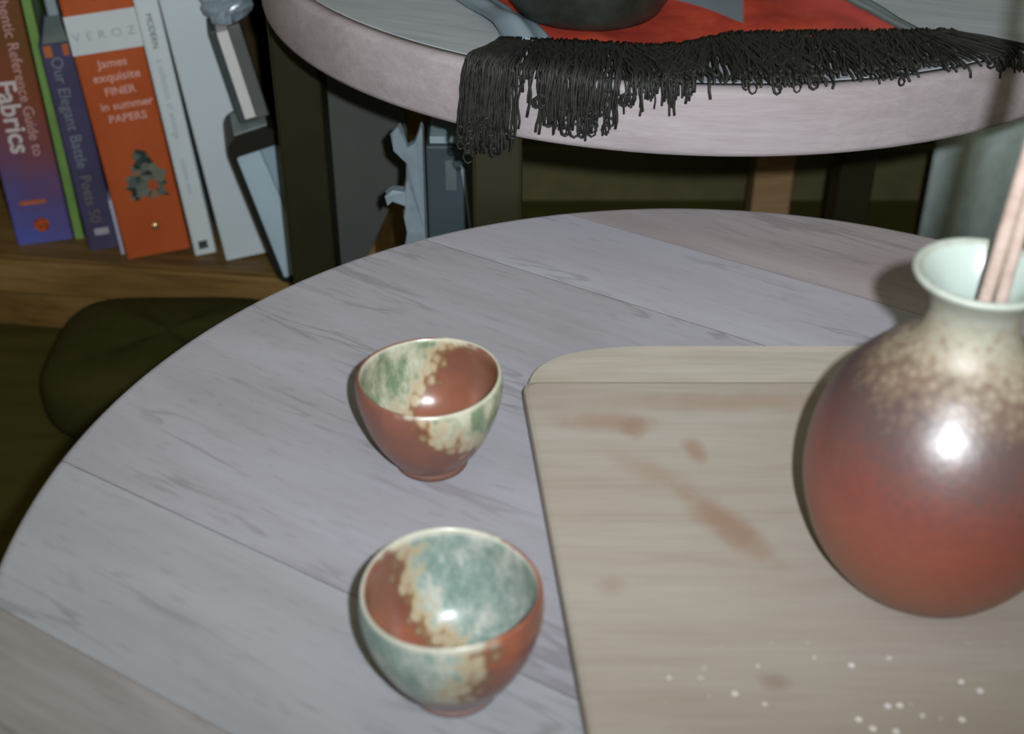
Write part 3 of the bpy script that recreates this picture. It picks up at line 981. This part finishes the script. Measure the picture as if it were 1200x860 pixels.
# grey woven diamond in the red field
du = kc.math('ABSOLUTE', kc.math('SUBTRACT', sx.outputs[0], 0.600))
dv = kc.math('ABSOLUTE', kc.math('SUBTRACT', sx.outputs[1], 0.40))
dm = kc.math('ADD', kc.math('MULTIPLY', du, 5.5), kc.math('MULTIPLY', dv, 3.2))
c = kc.mix(kc.math('SUBTRACT', 1.0, kc.step(dm, 0.93, 1.0)), c, srgb(96, 106, 114))
pk = kc.math('MULTIPLY', kc.step(sx.outputs[0], 0.72, 0.90), 0.45)
c = kc.mix(kc.math('MULTIPLY', pk, isred), c, srgb(172, 72, 72))
kc.col(c)
kc.bump(kc.noise(kc.coord(), 900, 2), 0.3, 0.0006)
scarf = empty('scarf', tuple(CA))
tag(scarf, 'red scarf with grey borders and black fringe hanging over the pale rim', 'scarf')
vv, ff, uvw = [], [], []
for j in range(nv):
    for i in range(nu):
        u, v = i / (nu - 1), j / (nv - 1)
        vv.append(cloth_pt(u, v) - CA)
        uvw.append((u, v, 0))
for j in range(nv - 1):
    ff += [[j * nu + i, j * nu + i + 1, (j + 1) * nu + i + 1, (j + 1) * nu + i] for i in range(nu - 1)]
clo = mesh_obj('cloth', vv, ff, kc.m, scarf, True)
a_ = clo.data.attributes.new('weave', 'FLOAT_VECTOR', 'POINT')
a_.data.foreach_set('vector', [x for t in uvw for x in t])
m = clo.modifiers.new('thick', 'SOLIDIFY')
m.thickness = 0.0012
m.offset = -0.9

# fringe strands: follow the table top, then hang down past its rim
FR = NT('black_yarn', 0.6, 0.35)
FR.col(FR.ramp(FR.noise(FR.coord((1, 1, 1)), 200, 3), [(0.3, srgb(22, 22, 18)), (0.7, srgb(38, 40, 37))]))
rng = random.Random(11)
LEN = [(-0.05, 0.092), (0.055, 0.096), (0.060, 0.060), (0.078, 0.056), (0.095, 0.078), (0.16, 0.088), (0.20, 0.090), (0.23, 0.084), (0.27, 0.076), (0.30, 0.058), (0.335, 0.078), (0.37, 0.064), (0.44, 0.064), (0.52, 0.080),
       (0.62, 0.082), (0.74, 0.078), (0.82, 0.070), (0.88, 0.060), (0.96, 0.060), (1.1, 0.066)]


vv, ff = [], []
N = 950
for i in range(N):
    u = 0.005 + 1.03 * (i + rng.random()) / N if i % 5 else rng.uniform(-0.015, 0.055)
    lay = rng.random()
    st = cloth_pt(min(1, max(0, u)), 0.0)
    st.x = (CA + CU * u).x
    st.y += 0.003
    L = interp(LEN, u) * rng.uniform(0.80, 1.04) + 0.004
    if rng.random() < 0.10:
        L *= 0.72
    if u < 0.06:
        dx = -0.50 + 3.0 * u + rng.gauss(0, 0.10)
    else:
        dx = rng.gauss(0, 0.15) + 0.55 * max(0, (u - 0.9)) / 0.1 + 0.22 * math.sin(u * 26) * min(1, max(0, (u - 0.10) / 0.1)) - 0.10 * max(0, 1 - (u - 0.06) / 0.06)
    d = Vector((dx, -1, 0)).normalized()
    seg = 0.005
    p = st.copy()
    p.z = UZ + 0.0030 + lay * 0.0030
    path = [p.copy()]
    L -= 0
    hang = 0.0
    wig = rng.uniform(0, 6.28)
    wa = rng.uniform(0.0002, 0.0009)
    off = 0.0028 + 0.006 * lay
    t = 0.0
    dropped = False
    while t < L:
        q = Vector((p.x - UT[0], p.y - UT[1]))
        rad = q.length
        if not dropped and rad > UR - 0.002:
            dropped = True
        if not dropped:
            p = p + d * seg
            zt = UZ + 0.0020 + lay * (0.0030 + 0.0035 * math.sin(min(1, t / 0.05) * math.pi / 2))
            p.z = zt
        else:
            hang += seg
            k_ = min(1, hang / 0.014)
            out = q.normalized()
            r_t = UR + off
            rad2 = rad + (r_t - rad) * (0.55 if hang < 0.012 else 0.3)
            tang = Vector((-out.y, out.x))
            side = d.x * 0.35 * seg * (1 - 0.4 * k_)
            nq = out * rad2
            p = Vector((UT[0] + nq.x + side, UT[1] + nq.y, p.z - seg * (0.25 + 0.75 * k_)))
            # never inside the rim
            q2 = Vector((p.x - UT[0], p.y - UT[1]))
            if p.z < UZ + 0.0015 and q2.length < UR + 0.0016:
                q2 = q2.normalized() * (UR + 0.0018)
                p.x, p.y = UT[0] + q2.x, UT[1] + q2.y
        t += seg
        w = p.copy()
        w.x += wa * math.sin(wig + t * 260)
        path.append(w)
    # looped end on some strands
    if rng.random() < 0.16 and dropped and len(path) > 6:
        e = path[-1]
        rr = rng.uniform(0.0018, 0.0032)
        sg = rng.choice((-1, 1))
        for a in range(1, 8):
            an = a / 8 * 2 * math.pi
            path.append(Vector((e.x + sg * rr * (1 - math.cos(an)), e.y - 0.0006 * a / 8, e.z - rr * 1.5 * math.sin(an))))
    path = [q - CA for q in path]
    tube_data(path, rng.uniform(0.0006, 0.00100), 5, vv, ff)
fr = mesh_obj('fringe', vv, ff, FR.m, scarf, True)
fr['kind'] = 'stuff'
fr['label'] = 'black twisted yarn fringe'

# dark pot on the scarf
KP = NT('dark_pot_glaze', 0.38, 0.4)
KP.col(KP.ramp(KP.noise(KP.coord(), 60, 3), [(0.3, srgb(26, 28, 22)), (0.7, srgb(40, 44, 40))]))
pot = lathe('pot', [(0, 0), (0.044, 0), (0.049, 0.002), (0.054, 0.010), (0.0575, 0.024), (0.060, 0.05), (0.058, 0.085), (0.050, 0.108), (0.046, 0.116), (0.0475, 0.121), (0.045, 0.1215), (0.043, 0.116), (0.047, 0.10), (0.054, 0.07),
                    (0.054, 0.03), (0.046, 0.008), (0, 0.006)], KP.m, None, 72)
pot.location = (0.052, 0.908, UZ + 0.0065)
tag(pot, 'dark round pot standing on the red scarf', 'pot')
